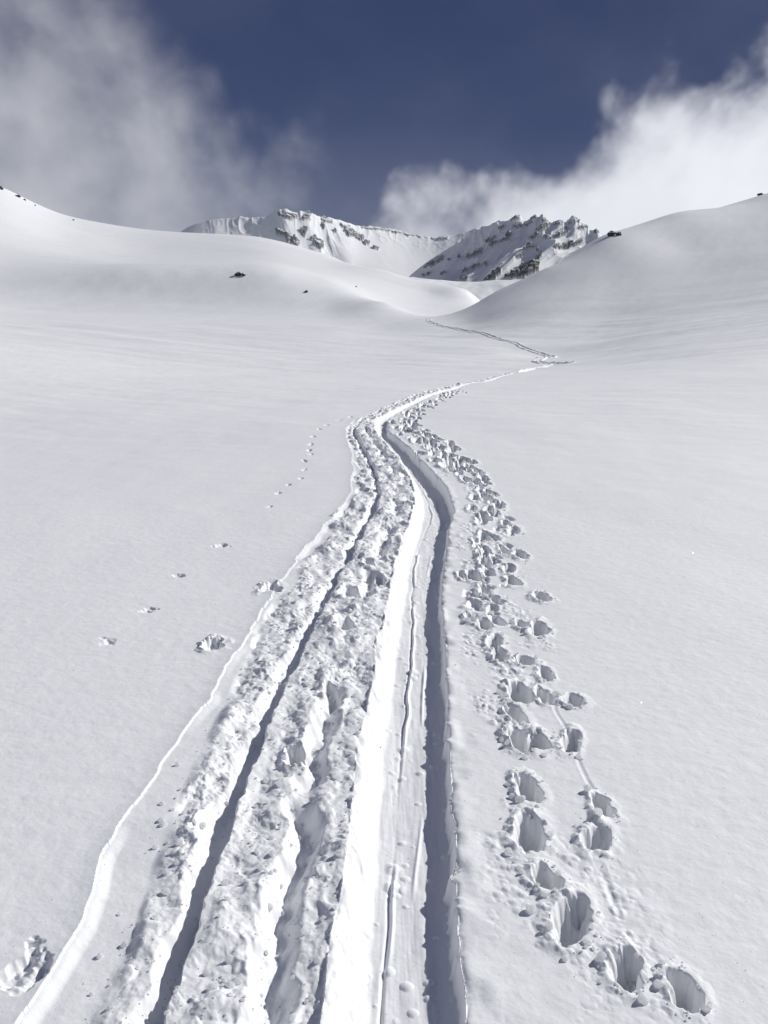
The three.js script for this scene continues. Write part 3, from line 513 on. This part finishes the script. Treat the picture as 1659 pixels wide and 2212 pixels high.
const leftBands = [[372, 112, 70, 24, , , -0.2], [430, 172, 26, 26], [392, 206, 56, 24, , , -0.3], [466, 196, 22, 14], [486, 214, 36, 26, , , -0.5], [544, 171, 18, 8], [592, 168, 30, 40, , , -0.9], [622, 188, 56, 18, , , -0.4], [660, 214, 22, 12, , , -0.4], [692, 232, 20, 6, , , -0.3], [450, 98, 40, 14], [512, 128, 46, 14, , , -0.4], [575, 150, 30, 16, , , -0.4], [356, 182, 60, 18, , , -0.5], [440, 120, 30, 20], [500, 150, 16, 24, , , -0.9]].map(([x, y, w, h, d, k, l]) => [x, y, w, h, 0.11, 0.36, l ?? 0.1]);
for (let x = 640; x < 930; x += 22) leftBands.push([x + 10, lerp(157, 190, smooth(640, 900, x)), 32, 12 + 4 * Math.sin(x), 0.1, 0.3, -0.15]);
const ridged = (x, y, s, oct) => { let a = 0.5, t = 0; for (let i = 0; i < oct; i++) { const n = 1 - Math.abs(noise2(x, y, s + i)); t += a * n * n; x *= 2.07; y *= 2.07; a *= 0.5; } return t; };
const leftSky = [[-90, 225], [20, 150], [75, 130], [130, 120], [200, 117], [250, 114], [285, 104], [320, 88], [345, 76], [365, 67], [380, 71], [410, 77], [450, 80], [500, 101], [560, 126], [640, 150], [700, 153], [760, 163], [820, 178], [900, 190], [940, 185], [1000, 175], [1060, 155], [1150, 165], [1300, 200]].map(([x, y]) => enlarged(x, y));
mountain('snowy peak with rime-frosted ridges left of the gap, its shoulder fading into cloud', leftSky,
  leftSky.map(([X]) => 1650), leftSky.map(([X]) => 2250 + 350 * smooth(600, 900, X)), 660,
  (az, t, r) => { const u = az * 2000, w = smooth(0.15, 0.6, t), rocky = smooth(0.21, 0.02, az + 0.13); const bowl = smooth(-0.075, -0.035, az) * smooth(0.16, 0.08, az);
    return ((ridged((u + r * 0.25) / 190, r / 700, 801, 2) - 0.5) * 130 * lerp(0.25, 1, smooth(-0.2, -0.15, az)) + (ridged((u + r * 0.2) / 60, r / 300, 806, 3) - 0.5) * 26 * smooth(-0.2, -0.15, az) * smooth(0.45, 0.9, t)) * w * lerp(1, 0.06, bowl) * (1 - 0.75 * smooth(0.82, 1, t)) + (ridged(u / 22, r / 60, 811, 2) - 0.5) * lerp(11, 5, bowl) * smooth(-0.22, -0.15, az) * smooth(0.8, 1, t) * (1 - smooth(1.0, 1.06, t)); }, 680, 340, 9, leftBands);
const rightSky = [[760, 380], [820, 322], [860, 290], [940, 235], [1030, 180], [1080, 150], [1130, 125], [1165, 120], [1180, 116], [1205, 110], [1222, 124], [1245, 116], [1265, 99], [1278, 108], [1290, 96], [1310, 125], [1328, 128], [1350, 117], [1375, 128], [1405, 116], [1425, 132], [1440, 140], [1465, 155], [1482, 150], [1510, 180], [1560, 225], [1640, 290]].map(([x, y]) => enlarged(x, y));
mountain('craggy snow mountain with dark rock bands behind the right-hand snow slope', rightSky,
  rightSky.map(([X]) => lerp(1280, 970, (X - 854) / 540)), rightSky.map(([X]) => lerp(1840, 1540, (X - 854) / 540)), 655,
  (az, t, r) => { const u = az * 1600, w = smooth(0.1, 0.5, t), d = u - (r - 1000) * 0.55;
    return (((ridged(d / 95, (r + u * 0.7) / 420, 821, 2) - 0.5) * 46 + (ridged(d / 34, (r + u * 0.7) / 150, 826, 3) - 0.5) * 13 * smooth(0.2, 0.8, t)) * w * (1 - 0.6 * smooth(0.85, 1, t)) + (ridged(u / 14, r / 40, 831, 2) - 0.5) * 6 * smooth(0.8, 1, t) * (1 - smooth(1, 1.06, t))) * smooth(0.075, 0.115, az + 0.02 * t); }, 680, 380, 6.5, rightBands);

// saddle of snow between the hills, in front of the mountains
{
  const S = [[700, 640], [830, 604], [880, 598], [940, 603], [1000, 608], [1060, 607], [1140, 600], [1220, 590], [1330, 575]].map(([X, Y]) => sight(X, Y)), ridge = pchip(S.map((s) => s.az), S.map((s) => s.tan)), N = 160, M = 60, p = [], idx = [], low = sight(830, 720).tan;
  for (let j = 0; j <= M; j++) for (let i = 0; i <= N; i++) {
    const az = lerp(S[0].az, S[S.length - 1].az, i / N), t = j / M * 1.6, r = 520 + 300 * t, top = ridge(az), c = t < 1 ? lerp(low, top, 1 - (1 - t) ** 2) : top - (t - 1) ** 2 * 0.18;
    p.push(Math.sin(az) * r, EYE + r * c + 1.5 * fbm(az * 40, t * 4, 841, 3), -Math.cos(az) * r);
    if (j && i) { const b = j * (N + 1) + i, a = b - N - 1; idx.push(a - 1, a, b - 1, a, b, b - 1); }
  }
  const g = new THREE.BufferGeometry(); g.setAttribute('position', new THREE.Float32BufferAttribute(p, 3)); g.setIndex(idx); g.computeVertexNormals();
  put(new THREE.Mesh(g, farSnow), 'snow_saddle', { kind: 'structure', label: 'small smooth snow saddle in the gap below the craggy mountain', category: 'saddle' });
}

// ---------------------------------------------------------------- rock
const rockMat = new THREE.MeshStandardMaterial({ vertexColors: true, roughness: 0.9, flatShading: true });
rockMat.name = 'rock';
function rockGeometry(seed, detail, sx, sy, sz, dark, snowy) {                  // angular, with snow lying where it is level enough
  let g = new THREE.IcosahedronGeometry(1, detail); const p = g.attributes.position, v = new THREE.Vector3();
  const planes = [], r = rng(seed * 31 + 7); for (let i = 0; i < 9; i++) planes.push([new THREE.Vector3(r() - 0.5, r() - 0.5, r() - 0.5).normalize(), 0.55 + 0.4 * r()]);
  for (let i = 0; i < p.count; i++) {
    v.fromBufferAttribute(p, i).normalize(); let k = 1 + 0.35 * fbm3(v.x * 2 + seed, v.y * 2, v.z * 2, 851, 3);
    for (const [n, d] of planes) { const c = v.dot(n); if (c > 0 && k * c > d) k = d / c; }
    p.setXYZ(i, v.x * k * sx, v.y * k * sy, v.z * k * sz);
  }
  g.computeVertexNormals();
  const n = g.attributes.normal, q = g.attributes.position, col = new Float32Array(q.count * 3);
  for (let f = 0; f < q.count; f += 3) {
    const ny = (n.getY(f) + n.getY(f + 1) + n.getY(f + 2)) / 3, x = q.getX(f) / sx, z = q.getZ(f) / sz, white = ny + 0.5 * noise2(x * 3, z * 3, seed) > 1 - snowy, b = dark * (0.8 + 0.5 * r());
    for (let k = 0; k < 3; k++) col.set(white ? SNOW : [b, b * 0.97, b * 0.95], (f + k) * 3);
  }
  g.setAttribute('color', new THREE.BufferAttribute(col, 3)); return g;
}
// boulders on the hills
const spotOn = (X, Y) => { const p = groundAt(X, Y); return new THREE.Vector3(p.x, surface(p.x, p.z), p.z); };
function boulder(X, Y, wpx, label, seed, lobes = 2, shape = 0.7, group) {
  const c = spotOn(X, Y), px = K / FPX * c.length(), parts = [], r = rng(seed);
  for (let i = 0; i < lobes; i++) { const s = wpx * px * (i ? 0.34 : 0.42), g = rockGeometry(seed + i * 17, 3, s * 1.1, s * shape * 1.2, s, 0.035, i ? 0.3 : 0.16); g.translate(i * wpx * px * (i % 2 ? -0.34 : 0.4) * (0.7 + 0.5 * r()), s * shape * 0.55 - (i ? 0.1 * s : 0), r() * s * 0.6); parts.push(g); }
  const o = new THREE.Group(); o.position.copy(c);
  parts.forEach((g, i) => put(new THREE.Mesh(g, rockMat), 'rock', {}, o));
  put(o, 'boulder', { label, category: 'rock', ...(group ? { group } : {}) });
}
boulder(516, 596, 14, 'dark snow-dusted boulder alone on the shaded band of the left snow hill', 21, 3);
boulder(662, 632, 8, 'small dark rock lower right of the boulder on the left snow hill', 33, 2);
boulder(769, 620.5, 5, 'tiny dark rock farthest right of the three on the left snow hill', 45, 1);
boulder(1322, 508, 17, 'black boulder on the crest of the right snow slope beside the craggy mountain', 57, 3, 0.8);
boulder(1643, 423, 10, 'small dark rock on the crest of the right slope at the picture edge', 69, 2, 0.5);
boulder(2, 408, 14, 'dark rock on the steep left skyline at the picture edge', 81, 2, 0.6);
boulder(40, 425, 12, 'dark rock on the left skyline second from the picture edge', 93, 2, 0.5);
boulder(54, 432, 6, 'small rock just right of the second rock on the left skyline', 95, 1, 0.6);
boulder(76, 444, 4, 'tiny rock halfway down the left skyline', 97, 1, 0.7);
boulder(159, 476, 5, 'tiny rock lowest on the left skyline', 99, 1, 0.6);

scene.fog = new THREE.FogExp2(new THREE.Color(0.86, 0.9, 1.0), 0.00005);

renderer.render(scene, camera);
